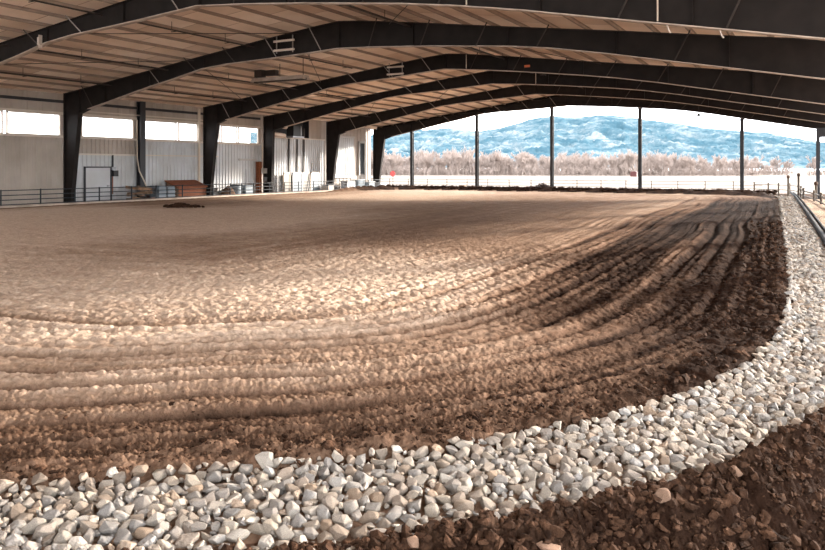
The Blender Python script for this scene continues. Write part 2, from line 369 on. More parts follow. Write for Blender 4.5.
# field and land outside, sloping gently away
def field():
    mb = MB(); ys = [-60,-20,0,20,40,58,64,80,110,160,220,300,420,600,900,1400,2200]; xs = [-2500,-1200,-600,-300,-160,-90,-60,-42,-38,-20,-6,2,6,20,60,160,400,900]
    vs = []
    for y in ys:
        for x in xs:
            z = -.75 if (y < 70 and -40 < x < 4) else -.55
            z -= .0038*max(0, y-80)
            if y < 70 and x >= 4: z = -.35
            vs.append((x,y,z))
    n = len(xs)
    mb.add(vs, [(j*n+i, j*n+i+1, (j+1)*n+i+1, (j+1)*n+i) for j in range(len(ys)-1) for i in range(n-1)], True)
    o = mb.build('field', M['field']); o.data.materials.append(M['bounce_apron'])
    for p in o.data.polygons:
        if (p.center.x > 5 and p.center.y < 60 and p.center.x < 60) or p.center.y < -10: p.material_index = 1  # ground out of view takes the added bounce colour
    struct(o, 'pale dry snowy field stretching to the trees', 'field')
field()

# ------------------------------------------------------------------ rocks
def rock_mesh(name, seed, m, cuts=13, sub=2):
    """angular stone: hull of scattered points"""
    rr = random.Random(seed); bm = bmesh.new()
    sx, sy, sz = rr.uniform(1.05,1.5), rr.uniform(.8,1.1), rr.uniform(.62,.95)
    for _ in range(cuts+6):
        d = Vector((rr.gauss(0,1), rr.gauss(0,1), rr.gauss(0,1))).normalized()*rr.uniform(.78,1.04)
        bm.verts.new((d.x*sx, d.y*sy, d.z*sz))
    res = bmesh.ops.convex_hull(bm, input=bm.verts)
    bmesh.ops.delete(bm, geom=[v for v in bm.verts if not v.link_faces], context='VERTS')
    if sub > 1:
        bmesh.ops.bevel(bm, geom=list(bm.edges), offset=.07, segments=1, affect='EDGES', clamp_overlap=True)
    bmesh.ops.recalc_face_normals(bm, faces=bm.faces)
    me = bpy.data.meshes.new(name); bm.to_mesh(me); bm.free(); me.materials.append(m); return me
rock_protos = [rock_mesh('rock', 100+i, M['rock'], 9) for i in range(14)]
for me in rock_protos:
    pass
def poisson(cands, key_r):
    """keep points that stay apart by the mean of their radii"""
    g = {}; out = []; C = .1
    for p in cands:
        x, y, r = p; cx, cy = int(x//C), int(y//C); ok = True; k = int(2*.09/C)+2
        for i in range(cx-k, cx+k+1):
            for j in range(cy-k, cy+k+1):
                for (a,b,s) in g.get((i,j), ()):
                    if (a-x)**2+(b-y)**2 < (key_r*(r+s))**2: ok = False; break
                if not ok: break
            if not ok: break
        if ok: g.setdefault((cx,cy), []).append(p); out.append(p)
    return out
def band_points(n, seed, rmin, rmax):
    rr = random.Random(seed); xs = []; 
    N = len(P); seg = []
    for i in range(N):
        a, b = P[i], P[(i+1)%N]; mid = (a+b)/2
        if mid[0] > -8.5 and mid[1] < 57: seg.append((a, b, np.linalg.norm(b-a)))
    tot = sum(s[2]/(1+.035*max(0,(s[0][1]-12))**1.2) for s in seg); pts = []
    for a, b, L in seg:
        w = L/(1+.035*max(0,(a[1]-12))**1.2); k = n*w/tot; k = int(k)+(rr.random() < k-int(k))
        e = (b-a)/L; nrm = np.array([e[1], -e[0]])
        # outside is to the left or right of travel: test
        t = (a+b)/2+nrm*.2
        if edge_dist(np.array([t[0]]), np.array([t[1]]))[0] < 0: nrm = -nrm
        for _ in range(k):
            u = rr.random(); o = rr.uniform(-.03, BAND+.1); p = a+(b-a)*u+nrm*o
            f = 1+.02*max(0,a[1]-10)
            pts.append((p[0], p[1], (rmin+(rmax-rmin)*rr.random()**2.0)*f))
    rr.shuffle(pts); pts.sort(key=lambda p: -p[2]); return pts
def place_rocks():
    top = poisson(band_points(60000, 3, .022, .064), .66)
    low = poisson(band_points(12000, 9, .035, .05), .85)
    top = [p for p in top if p[1] > 1.0]; low = [p for p in low if p[1] > 1.0]
    xy = np.array([(p[0],p[1]) for p in top]); z, _, sd = terrain(xy[:,0], xy[:,1], fine=False)
    items = []
    rr = random.Random(21)
    for p, zz, s in zip(top, z, sd):
        items.append((p[0], p[1], zz-.012+.05*max(0,1-max(s,0)/.25)+.03*math.sin(min(max(s,0),BAND)/BAND*PI)+rr.uniform(0,.02), p[2]))
    items.sort(key=lambda t: -t[3]/max(1.5, math.hypot(t[0],t[1])))
    # what the photograph shows of the band
    th = math.radians(28.376)
    def seen(t):
        Z = t[1]*math.cos(th)-t[0]*math.sin(th)
        if Z < .5: return False
        u = 412.5+747*(t[0]*math.cos(th)+t[1]*math.sin(th))/Z; v = 167-747*(t[2]-2.05)/Z
        return 12 < u < 813 and v < 540
    indiv = [t for t in items if seen(t)][:300]; ids = set(map(id, indiv))
    for t in indiv:
        o = bpy.data.objects.new('rock', rr.choice(rock_protos)); col.objects.link(o)
        o.location = t[:3]; o.scale = (t[3],)*3; o.rotation_euler = (rr.uniform(-.5,.5), rr.uniform(-.5,.5), rr.uniform(0,6.28))
        tag(o, 'large pale angular rock in the front band of stones around the dirt', 'rock', 'large pale rocks of the front stone band')
    # the rest of the band as one pile
    data = []
    for me in rock_protos:
        v = np.empty(len(me.vertices)*3); me.vertices.foreach_get('co', v)
        data.append((v.reshape(-1,3), [tuple(p.vertices) for p in me.polygons]))
    lowdata = []
    for i in range(8):
        me = rock_mesh('tmp', 300+i, M['rock'], 10, 1); v = np.empty(len(me.vertices)*3); me.vertices.foreach_get('co', v)
        lowdata.append((v.reshape(-1,3), [tuple(p.vertices) for p in me.polygons])); bpy.data.meshes.remove(me)
    V = []; F = []; off = 0
    rest = [t for t in items if id(t) not in ids]
    lxy = np.array([(p[0],p[1]) for p in low]); lz, _, lsd = terrain(lxy[:,0], lxy[:,1], fine=False)
    allr = [(t, data if math.hypot(t[0],t[1]) < 9 else lowdata) for t in rest] + [((p[0],p[1],zz-.02,p[2]), lowdata) for p, zz in zip(low, lz)]
    for t, src in allr:
        v, f = rr.choice(src)
        m = np.array(Matrix.Rotation(rr.uniform(0,6.28),3,'Z') @ Matrix.Rotation(rr.uniform(-.6,.6),3,'X') @ Matrix.Rotation(rr.uniform(-.6,.6),3,'Y'))
        V.append((v*t[3]) @ m.T + np.array(t[:3])); F += [tuple(i+off for i in q) for q in f]; off += len(v)
    V = np.concatenate(V)
    me = bpy.data.meshes.new('rock_bed'); me.from_pydata(V.tolist(), [], F); me.materials.append(M['rock'])
    o = bpy.data.objects.new('rock_bed', me); col.objects.link(o)
    tag(o, 'bed of smaller pale crushed rocks curving around the dirt arena', 'rocks', None, 'stuff')
    print('rocks', len(items), 'rest', len(allr), 'verts', len(V))
place_rocks()

# ---- soil lumps on the dark bank
def bank_lumps():
    rr = random.Random(5); V = []; F = []; off = 0
    src = []
    for i in range(8):
        me = rock_mesh('tmp', 500+i, M['clod'], 7, 1); v = np.empty(len(me.vertices)*3); me.vertices.foreach_get('co', v)
        src.append((v.reshape(-1,3), [tuple(p.vertices) for p in me.polygons])); bpy.data.meshes.remove(me)
    n = 120000
    x = np.array([rr.uniform(-5.5,1.6) for _ in range(n)]); y = np.array([rr.uniform(1.2,11) for _ in range(n)])
    z, _, sd = terrain(x, y)
    stones = []
    for i in range(n):
        d = sd[i]-BAND
        if not (.0 < d < 2.3): continue
        if rr.random() > math.exp(-max(0,d)/1.3): continue
        if y[i] > 8.5 and rr.random() < .6: continue
        r = .008+.042*rr.random()**3.5
        if rr.random() < .0035 and .05 < d < 1.2 and len(stones) < 46 and -3.2 < x[i] < .3 and y[i] < 7:
            stones.append((x[i],y[i],z[i]+.02,rr.uniform(.035,.06))); continue
        v, f = rr.choice(src)
        m = np.array(Matrix.Rotation(rr.uniform(0,6.28),3,'Z') @ Matrix.Rotation(rr.uniform(-1,1),3,'X'))
        V.append((v*r) @ m.T + np.array((x[i],y[i],z[i]+r*.25))); F += [tuple(k+off for k in q) for q in f]; off += len(v)
    # loose clods along the dark right rim of the dirt
    n = 15000
    x = np.array([rr.uniform(-5,-.2) for _ in range(n)]); y = np.array([rr.uniform(4,30) for _ in range(n)])
    z, _, sd = terrain(x, y)
    for i in range(n):
        if not (-1.1 < sd[i] < 0.03) or rr.random() > math.exp(sd[i]/.45): continue
        r = (.012+.042*rr.random()**3)*(1+.015*y[i]); v, f = rr.choice(src)
        m = np.array(Matrix.Rotation(rr.uniform(0,6.28),3,'Z') @ Matrix.Rotation(rr.uniform(-1,1),3,'X'))
        V.append((v*r) @ m.T + np.array((x[i],y[i],z[i]+r*.2))); F += [tuple(k+off for k in q) for q in f]; off += len(v)
    n = 14000
    x = np.array([rr.uniform(-9,-1) for _ in range(n)]); y = np.array([rr.uniform(1.2,7.5) for _ in range(n)])
    z, _, sd = terrain(x, y)
    for i in range(n):
        if not (-1.6 < sd[i] < 0.06) or rr.random() > math.exp(min(0,sd[i]+.15)/.5): continue
        r = .008+.026*rr.random()**3; v, f = rr.choice(src)
        m = np.array(Matrix.Rotation(rr.uniform(0,6.28),3,'Z') @ Matrix.Rotation(rr.uniform(-1,1),3,'X'))
        V.append((v*r) @ m.T + np.array((x[i],y[i],z[i]+r*.2))); F += [tuple(k+off for k in q) for q in f]; off += len(v)
    for i in range(2600):
        px = rr.uniform(-35.5,-2.6); py = 60.4+rr.gauss(0,.28); v, f = rr.choice(src); r = .05+.12*rr.random()**2
        m = np.array(Matrix.Rotation(rr.uniform(0,6.28),3,'Z') @ Matrix.Rotation(rr.uniform(-1,1),3,'X'))
        zz = .30*math.exp(-((py-60.5)/.42)**2)
        V.append((v*r) @ m.T + np.array((px,py,zz))); F += [tuple(k+off for k in q) for q in f]; off += len(v)
    me = bpy.data.meshes.new('soil_clods'); me.from_pydata(np.concatenate(V).tolist(), [], F); me.materials.append(M['clod'])
    o = bpy.data.objects.new('soil_clods', me); col.objects.link(o)
    tag(o, 'loose dark soil clods scattered over the bank and dirt rim', 'soil', None, 'stuff')
    protos = [rock_mesh('muddy_stone', 700+i, M['mudrock'], 10, 2) for i in range(6)]
    for t in stones:
        o = bpy.data.objects.new('muddy_stone', rr.choice(protos)); col.objects.link(o); o.location = t[:3]; o.scale = (t[3],)*3
        o.rotation_euler = (rr.uniform(-.5,.5), rr.uniform(-.5,.5), rr.uniform(0,6.28))
        tag(o, 'brown soil-covered stone lying in the dark dirt bank', 'stone', 'soil-covered stones in the bank')
bank_lumps()

# ------------------------------------------------------------------ building frames
TOP = [(-37.5,6.05),(-34,6.50),(-30,7.04),(-26.5,7.50),(-22.5,8.02),(-19.6,8.36),(-18.5,8.46),(-17.4,8.38),(-15,8.09),(-10.5,7.50),(-6.5,7.0),(-3,6.54),(0,6.17),(2.4,5.87)]
BOT = [(-37.3,4.75),(-35.4,5.15),(-33.4,5.55),(-31.5,5.95),(-30,6.25),(-28.5,6.52),(-26.6,6.93),(-25,7.10),(-22.5,7.24),(-20.5,7.38),(-18.6,7.52),(-16.5,7.38),(-14,7.16),(-10.7,6.82),(-9,6.6),(-7,6.27),(-4.7,5.83),(-2.2,5.36),(.4,4.87),(1.0,4.74),(2.4,4.5)]
def itp(tab, x): return float(np.interp(x, [p[0] for p in tab], [p[1] for p in tab]))
XS = sorted(set([p[0] for p in TOP]+[p[0] for p in BOT]+[-24,-28,-12,-5,-1]))
FR = [  # y, drop of top, drop of bottom near ridge, x of outer column face, label
 (19.03, .0,  .05, -37.5, 'nearest dark steel roof frame, crossing the top of the picture'),
 (27.53, .0, -.22, -36.9, 'second dark steel frame from the front, its tapered column beside the small wall door'),
 (38.32, .0,  .12, -36.9, 'third dark steel frame, its column right of the red-brown wooden bin'),
 (45.45, .12, -.02, -37.55, 'fourth dark steel frame, its column beside the tall white wall sheets and dark recess'),
 (53.94, .08, .03, -37.6, 'fifth dark steel frame, one bay in front of the open end'),
 (62.0,  .38, -.16, -37.75, 'last dark steel frame, arching over the open end with the mountain view')]
def ftop(x, k): return itp(TOP, x)-FR[k][1]
def fbot(x, k):
    b = itp(BOT, x)+FR[k][2]*max(0, 1-abs(x+18.7)/9.0)
    if k == 5: b -= .10
    return b
for k, (y, dt, db, xc, label) in enumerate(FR):
    t = thing('steel_frame', (xc, y, -.45), label, 'roof frame', 'steel roof frames of the hall')
    xs = [x for x in XS if x > xc+.6]
    xs = [xc+1.95] + [x for x in xs if x > xc+2.1]
    up = [(x, ftop(x,k)) for x in xs]; lo = [(x, fbot(x,k)) for x in xs]
    w = MB(); w.strip(up, lo, y-.012, y+.012); w.build('rafter_web', M['steel'], t)
    f = MB(); f.strip([(x,z+.025) for x,z in up], up, y-.13, y+.13); f.build('top_flange', M['steel'], t)
    f = MB(); f.strip(lo, [(x,z-.028) for x,z in lo], y-.13, y+.13); f.build('bottom_flange', M['flange'], t)
    # left column: tapered I section
    kx = xc+1.68; kz = fbot(xc+1.3, k)-.04; foot = xc+.52
    if k == 3: kx = xc+.95; foot = xc+.72
    c = MB()
    zs = [-.45, 1, 2.5, 4, kz-.02]
    inner = [foot+(kx-foot)*((z+.45)/(kz+.45))**1.15*.62 for z in zs]
    c.strip([(xi, z) for xi, z in zip(inner, zs)], [(xc+.02, z) for z in zs], y-.012, y+.012)
    xk = inner[-1]; XJ = xc+1.95
    c.strip([(xc+.02, ftop(xc+.3,k)), (xk, ftop(xk,k))], [(xc+.02, kz-.05), (xk, kz-.05)], y-.012, y+.012)
    for i in range(len(zs)-1): c.bar((inner[i],y,zs[i]), (inner[i+1],y,zs[i+1]), .28, .03, up=(1,0,0))
    c.bar((xk,y,kz-.05), (xk+.03,y,ftop(xk,k)), .28, .03, up=(1,0,0))
    c.box2((xc-.02,y-.14,-.45), (xc+.02,y+.14,ftop(xc+.3,k)))
    c.bar((xc,y,ftop(xc,k)+.012), (XJ,y,ftop(XJ,k)+.012), .28, .025)
    zj = kz-.05+(fbot(XJ,k)-kz+.05)*(0 if XJ-xk < .05 else 1)
    c.strip([(xk+.03, ftop(xk,k)),(XJ, ftop(XJ,k))], [(xk+.03, kz-.05),(XJ, fbot(XJ,k))], y-.012, y+.012)
    c.bar((xk,y,kz-.06),(XJ,y,fbot(XJ,k)-.015), .28, .028)
    c.build('column', M['steel'], t)
    b = MB(); b.box((xc+.26, y, -.42), (.75,.4,.06)); b.build('base_plate', M['steel'], t)
    # right column out at the open side
    c = MB(); zt = ftop(2.3,k)
    c.strip([(1.55,z) for z in (-.3,2,zt)], [(2.3,z) for z in (-.3,2,zt)], y-.012, y+.012); c.box2((1.53,y-.14,-.3),(1.57,y+.14,zt)); c.box2((2.28,y-.14,-.3),(2.32,y+.14,zt)); c.build('column', M['steel'], t)
    # stiffener plates on the side one sees, and slim flange braces up to the purlins
    for i, x in enumerate((-33.6,-30.2,-26.5,-22.2,-18.5,-14.8,-10.6,-6.4,-2.6)):
        s = MB(); s.box2((x-.012, y-.115, fbot(x,k)+.01), (x+.012, y-.012, ftop(x,k)-.01)); s.build('stiffener', M['steel'], t)
    rb = random.Random(k*7+1)
    for x in [-34.6+2.52*i for i in range(14)]:
        if rb.random() < .15: continue
        sx = 1 if x < -18.5 else -1
        s = MB(); s.bar((x, y-.10, fbot(x,k)+.03), (x-.55*sx, y-.34, ftop(x-.55*sx,k)+.12), .035, .035)
        s.build('flange_brace', M['brace'] if (rb.random() < .5 or k > 1) and x < -17 else M['rod'], t)
    if k == 5:
        s = MB(); s.box2((.05, y-.14, 4.22), (2.3, y+.14, 4.9)); s.build('eave_header', M['post'], t)

# ------------------------------------------------------------------ roof deck (corrugated bands), purlins, rods
def roof_z(x, y):
    ys = [-14]+[f[0] for f in FR]+[63.5]; dr = [0]+[f[1] for f in FR]+[.38]
    return itp([(-39.2,5.83)]+TOP+[(3.2,5.77)], x)+.25-float(np.interp(y, ys, dr))
YR = [-14, 2, 10.6]+[f[0] for f in FR]+[63.3]
XR = sorted(set([-39.0]+[p[0] for p in TOP]+[3.0]))
mb = MB()
def sheet(zoff):
    return [(x, y, roof_z(x,y)+zoff) for y in YR for x in XR]
n = len(XR); vs = sheet(0)+sheet(.08); o2 = n*len(YR); fs = []
for j in range(len(YR)-1):
    for i in range(n-1):
        fs += [(j*n+i, (j+1)*n+i, (j+1)*n+i+1, j*n+i+1), (o2+j*n+i, o2+j*n+i+1, o2+(j+1)*n+i+1, o2+(j+1)*n+i)]
mb.add(vs, fs)
struct(mb.build('ceiling', M['deck'], recalc=False), 'underside of the pale low-pitched metal roof', 'ceiling')
k = 0
px_list = [-36.9+1.27*i for i in range(31)]
for x in px_list:
    if x > 2: break
    m_ = MB()
    for a, b in zip(YR[1:-1], YR[2:]):
        za, zb = roof_z(x,a), roof_z(x,b)
        m_.bar((x,a,za-.055),(x,b,zb-.055), .02, .10)
        m_.bar((x+.035,a,za-.012),(x+.035,b,zb-.012), .07, .016)
        m_.bar((x-.03,a,za-.105),(x-.03,b,zb-.105), .06, .016)
    o = m_.build('roof_purlin', M['purlin']); tag(o, 'long tan roof purlin running the length of the ceiling', 'purlin', 'roof purlins under the ceiling')
# wind rods crossing between neighbouring frames
for j in range(5):
    ya, yb = FR[j][0], FR[j+1][0]
    for x0, x1 in ((-33.5,-27.2),(-27.2,-20.8),(-16,-9.7)):
        for a, b in (((x0,x1),) if (j+int(x0)) % 2 else ((x1,x0),)):
            m_ = MB(); m_.tube([(a,ya,roof_z(a,ya)-.32),(b,yb,roof_z(b,yb)-.32)], .018, 5)
            tag(m_.build('brace_rod', M['rod']), 'thin dark wind brace rod slanting across the ceiling', 'brace rod', 'wind brace rods under the ceiling')
# pipe runs with hangers
for i, (x, y0, y1, lab) in enumerate(((-29.2, 12, 45, 'dark paired pipe run hung under the left ceiling'), (-23.6, 12, 36, 'dark paired pipe run hung halfway up the left ceiling slope'), (-15.2, 12, 60, 'dark paired pipe run hung just right of the ridge'), (-33.4, 12, 60, 'dark paired pipe run hung low along the left eave'))):
    t = thing('pipe_run', (x, y0, roof_z(x,y0)-.4), lab, 'pipe')
    for dx, dz in ((0,-.36),(.22,-.42)):
        m_ = MB(); m_.tube([(x+dx, y, roof_z(x,y)+dz) for y in np.linspace(y0,y1,12)], .032, 6); m_.build('pipe', M['rod'], t)
    for y in np.arange(y0+1, y1, 3.2):
        m_ = MB(); m_.bar((x,y,roof_z(x,y)-.02),(x,y,roof_z(x,y)-.40), .02); m_.bar((x-.03,y,roof_z(x,y)-.45),(x+.28,y,roof_z(x,y)-.45), .03); m_.build('hanger', M['rod'], t)

# roof edge fascia on the open right side and far gable trim
m_ = MB()
for a, b in zip(YR[:-1], YR[1:]): m_.bar((3.05,a,roof_z(3,a)-.05),(3.05,b,roof_z(3,b)-.05), .06, .3)
struct(m_.build('trim_1', M['trim']), 'eave trim along the open right side', 'trim')

m_ = MB(); xs = [x for x in XS if x > -37.9]
m_.strip([(x, roof_z(x,62.2)+.02) for x in xs], [(x, ftop(x,5)-.05) for x in xs], 62.16, 62.2); struct(m_.build('trim_11', M['steel']), 'dark closure strip between the last frame and the roof', 'trim')
# ------------------------------------------------------------------ left wall
WX = -38.0
def ribbed(y0, y1, z0, z1, m, name, pitch=.31, x=WX, dep=.045):
    mb = MB(); pr = []; y = y0
    while y < y1-.01:
        for dy, dx in ((0,0),(pitch*.62,0),(pitch*.70,dep),(pitch*.92,dep)):
            if y+dy <= y1: pr.append((y+dy, dx))
        y += pitch
    pr.append((y1,0))
    vs = [(x+dx, yy, z) for z in (z0,z1) for yy, dx in pr] + [(x-.04, yy, z) for z in (z0,z1) for yy, dx in pr]
    n = len(pr); fs = []
    for i in range(n-1):
        fs += [(i,n+i,n+i+1,i+1),(2*n+i,2*n+i+1,3*n+i+1,3*n+i),(i,i+1,2*n+i+1,2*n+i),(n+i,3*n+i,3*n+i+1,n+i+1)]
    mb.add(vs, fs); return mb.build(name, m)
WB, WT = 3.82, 5.06
ycol = [f[0] for f in FR]
Y0 = 8.0
# upper beige band under the eave, sill band, lower sheets
wl = thing('wall_left', (WX, 30, -.45), 'ribbed metal wall along the left side of the hall', 'wall'); wl['kind'] = 'structure'
def wpart(o): o.parent = wl; o.matrix_parent_inverse = Matrix.Translation(wl.location).inverted(); return o
wpart(ribbed(Y0, 45.6, WT, 6.35, M['beige'], 'upper_siding', .9))
wpart(ribbed(Y0, 28.3, -.6, WB, M['beige'], 'lower_siding'))
wpart(ribbed(28.3, 33.6, 2.78, WB, M['beige'], 'sill_siding', .31))
wpart(ribbed(28.3, 33.6, -.6, 2.78, M['siding'], 'lower_siding'))
wpart(ribbed(33.6, 45.6, -.6, WB, M['siding'], 'lower_siding'))
wpart(ribbed(45.6, 46.3, -.6, 6.3, M['beige'], 'lower_siding'))
wpart(ribbed(46.3, 54.0, -.6, 4.40, M['siding'], 'lower_siding'))
wpart(ribbed(51.8, 55.0, 4.4, 6.1, M['beige'], 'upper_siding', .6))
wpart(ribbed(54.0, 62.2, -.6, 5.9, M['beige'], 'lower_siding', .6, x=WX-.25))
# bright tall sheets between fifth and last frame
o = ribbed(55.5, 58.9, 1.2, 4.75, M['siding'], 'door_1', .31, x=WX-.10); struct(o, 'tall white ribbed sliding door panel beside the last frame', 'door')
m_ = MB(); m_.box2((WX-.1,55.4,1.08),(WX+.02,59.0,1.2)); m_.box2((WX-.1,55.4,4.72),(WX+.02,59.0,4.9)); m_.build('door_rail', M['whitetrim'], o)
# dark recess slot with white frame
m_ = MB(); m_.box2((WX-.14,59.95,1.4),(WX-.10,60.75,4.3)); d2 = m_.build('door_2', M['black']); struct(d2, 'narrow dark doorway slot beside the last frame', 'door')
m_ = MB()
for a, b in (((59.8,1.3),(59.95,4.45)),((60.75,1.3),(60.9,4.45)),((59.8,4.3),(60.9,4.5))): m_.box2((WX-.16,a[0],a[1]),(WX-.02,b[0],b[1]))
m_.build('door_frame', M['whitetrim'], d2)
# girts (long horizontal rails on the wall)
def rail(name, y0, y1, z, h, m, lab, x=WX+.1, dx=.1):
    m_ = MB(); m_.box2((x-dx/2, y0, z-h/2),(x+dx/2, y1, z+h/2)); return struct(m_.build(name, m), lab, 'trim')
rail('trim_2', Y0, 45.3, 5.78, .16, M['post'], 'dark girt below the eave of the left wall')
rail('trim_3', Y0, 45.3, WT+.05, .14, M['trim'], 'beige head trim above the left windows')
rail('trim_4', Y0, 45.3, WB-.04, .12, M['trim'], 'beige sill trim below the left windows')
rail('trim_5', 28.4, 33.6, 2.80, .10, M['trim'], 'beige track above the white wall sheets by the small door')
rail('trim_6', 33.8, 40.6, 2.80, .07, M['conduit'], 'pale pipe rail across the white siding above the red-brown bin', x=WX+.16)
rail('trim_7', 42.9, 44.9, 2.60, .16, M['whitetrim'], 'short white header over a bay of white siding')
rail('trim_8', 29.2, 39.2, 5.32, .07, M['conduit'], 'thin pale conduit under the left eave', x=WX+.22, dx=.07)
rail('trim_9', 46.3, 54.0, 4.42, .10, M['trim'], 'ledge on top of the tall white sheets')
# clerestory windows
WIN = [(8.2,15.2),(15.4,19.5),(19.7,24.55),(24.75,28.0),(29.35,33.2),(33.95,36.8),(36.95,38.75),(40.0,40.95),(41.1,42.8),(42.95,45.2)]
for i, (a, b) in enumerate(WIN):
    t = thing('window_%d' % (i+1), (WX, (a+b)/2, WB), None, 'window'); tag(t, 'high clerestory window in the left wall, number %d along from the near end' % (i+1), 'window', None, 'structure')
    fr = MB()
    for p, q in (((a,WB),(a+.07,WT)),((b-.07,WB),(b,WT)),((a,WB),(b,WB+.06)),((a,WT-.06),(b,WT))): fr.box2((WX-.06,p[0],p[1]),(WX+.06,q[0],q[1]))
    fr.build('window_frame', M['trim'], t)
    g = MB(); g.box2((WX-.015,a+.05,WB+.04),(WX+.005,b-.05,WT-.04)); g.build('window_pane', M['glass'], t)
# wall pieces between windows
for a, b in ((28.0,29.35),(33.2,33.95),(38.75,40.0),(45.2,45.6)):
    wpart(ribbed(a, b, WB, WT, M['beige'], 'pier_siding', .31))
# secondary wall posts
for y, w, z1, lab in ((33.55,.42,6.2,'brown steel wall post between the second and third frames'), (44.95,.30,2.45,'rusty brown post standing left of the fourth frame')):
    m_ = MB(); m_.box2((WX+.12,y-w/2,-.45),(WX+.16,y+w/2,z1)); m_.box2((WX+.42,y-w/2,-.45),(WX+.46,y+w/2,z1)); m_.box2((WX+.12,y-.02,-.45),(WX+.46,y+.02,z1))
    tag(m_.build('wall_post', M['rust'] if z1 < 3 else M['post']), lab, 'post')
# dark strips on the white sheets
for y, lab, w in ((48.95,'dark narrow track strip left on the tall white wall sheets',.16),(50.05,'brown middle strip on the tall white wall sheets',.16),(50.95,'dark right-hand track strip on the tall white wall sheets',.2)):
    m_ = MB(); m_.box2((WX+.06,y-w/2,-.45),(WX+.12,y+w/2,5.3)); tag(m_.build('door_track', M['rod']), lab, 'track')
# open dark loft above the white sheets with machinery
m_ = MB(); m_.box2((WX-.6,46.3,4.44),(WX-.55,51.8,6.2)); m_.box2((WX-.6,46.3,6.1),(WX,51.8,6.2)); m_.box2((WX-.6,46.25,4.4),(WX,46.3,6.2)); m_.box2((WX-.6,51.75,4.4),(WX,51.8,6.2)); m_.box2((WX-.6,46.3,4.36),(WX,51.8,4.42))
wpart(m_.build('loft_recess', M['post']))
t = thing('door_operator', (WX+.1,48.6,4.45), 'black motor box hanging in the dark recess above the white sheets', 'machine')
m_ = MB(); m_.box((WX+.6,48.9,4.98),(.7,.95,.85)); m_.build('housing', M['black'], t)
m_ = MB(); m_.lathe((WX+.6,49.75,4.6),[(.12,0),(.14,.1),(.14,.7),(.1,.8)],12); m_.build('motor', M['greymetal'], t)
m_ = MB(); m_.box2((WX+.25,48.4,4.42),(WX+.9,49.9,4.56)); m_.build('bracket', M['greymetal'], t)
for y, z, lab in ((47.2,5.35,'upper pale duct length left of the black motor box'),(47.0,4.65,'lower pale duct length left of the black motor box')):
    m_ = MB(); m_.tube([(WX+.6,y-.7,z),(WX+.6,y+.7,z-.1)], .17, 12); tag(m_.build('duct', M['tube']), lab, 'duct')

# small door, conduit and box
d = MB(); d.box2((WX+.05,29.6,-.45),(WX+.10,31.35,2.0)); d3 = d.build('door_3', M['siding']); struct(d3, 'small pale door in the left wall under the second window', 'door')
m_ = MB()
for a, b in (((29.5,-.45),(29.6,2.08)),((31.35,-.45),(31.45,2.08)),((29.5,2.0),(31.45,2.08))): m_.box2((WX+.03,a[0],a[1]),(WX+.13,b[0],b[1]))
m_.build('door_frame', M['post'], d3)
m_ = MB(); m_.box2((WX+.10,31.1,.85),(WX+.16,31.25,.95)); m_.build('door_handle', M['greymetal'], d3)
t = thing('switch_box', (WX+.15,31.55,1.5), 'black electrical box with dark conduit right of the small door', 'electrical box')
m_ = MB(); m_.box((WX+.2,31.62,1.66),(.2,.34,.36)); m_.build('box', M['black'], t)
m_ = MB(); m_.box((WX+.17,31.52,1.96),(.14,.28,.18)); m_.build('upper_box', M['greymetal'], t)
m_ = MB(); m_.tube([(WX+.13,31.5,2.05),(WX+.13,31.5,2.78)], .06, 8); m_.build('conduit', M['black'], t)
m_ = MB(); m_.tube([(WX+.13,31.5,1.5),(WX+.13,31.5,.4)], .03, 8); m_.build('lower_conduit', M['rust'], t)
m_ = MB(); m_.tube([(WX+.5,33.05,5.0),(WX+.5,33.05,2.6),(WX+.52,33.2,1.8),(WX+.6,33.5,1.2),(WX+.65,33.9,.3)], .04, 6)
tag(m_.build('hose', M['conduit']), 'tan hose hanging down the wall left of the brown wall post', 'hose')
# downpipe in front of third column
m_ = MB(); m_.tube([(WX+.35,38.55,6.1),(WX+.35,38.55,-.45)], .09, 8); tag(m_.build('downpipe', M['conduit']), 'pale vertical pipe on the left face of the third frame column', 'pipe')
# electrical cluster near fourth column
t = thing('meter_board', (WX+.15,45.5,1.2), 'cluster of pale electrical boxes at the foot of the fourth frame', 'electrical box')
for y, z, s, m in ((45.2,1.75,(.2,.5,.4),'whitetrim'),(45.7,1.45,(.25,.35,.5),'conduit'),(46.1,1.8,(.2,.3,.35),'conduit'),(45.4,1.1,(.2,.4,.35),'greymetal')):
    m_ = MB(); m_.box((WX+.6,y,z),s); m_.build('box', M[m], t)
m_ = MB(); m_.tube([(WX+.32,45.6,1.9),(WX+.32,45.6,4.8)], .08, 8); m_.tube([(WX+.32,45.3,1.9),(WX+.32,45.3,3.8)], .05, 8); m_.build('conduit', M['conduit'], t)

# ------------------------------------------------------------------ things behind the left fence
GX = -37.1; GZ = -.45
def base_of(z): return z
# red-brown wooden feed bin with a sloping lid
t = thing('feed_bin', (GX,37.0,GZ), 'red-brown wooden bin with sloping lid behind the left fence', 'bin')
ya, yb = 35.55, 38.15
m_ = MB()
for i in range(6): m_.box2((GX+.45,ya+.1,GZ+.02+i*.2),(GX+.52,yb-.05,GZ+.2+i*.2))
m_.build('front_boards', M['rust'], t)
for yy in (ya, yb-.08):
    m_ = MB(); m_.add([(GX-.5,yy,GZ),(GX+.5,yy,GZ),(GX+.5,yy,GZ+1.2),(GX-.5,yy,GZ+1.55),(GX-.5,yy+.08,GZ),(GX+.5,yy+.08,GZ),(GX+.5,yy+.08,GZ+1.2),(GX-.5,yy+.08,GZ+1.55)],[(0,1,2,3),(7,6,5,4),(0,4,5,1),(1,5,6,2),(2,6,7,3),(3,7,4,0)]); m_.build('end_panel', M['wood'], t)
m_ = MB(); m_.box2((GX-.52,ya,GZ),(GX-.46,yb,GZ+1.55)); m_.build('back_panel', M['rust'], t)
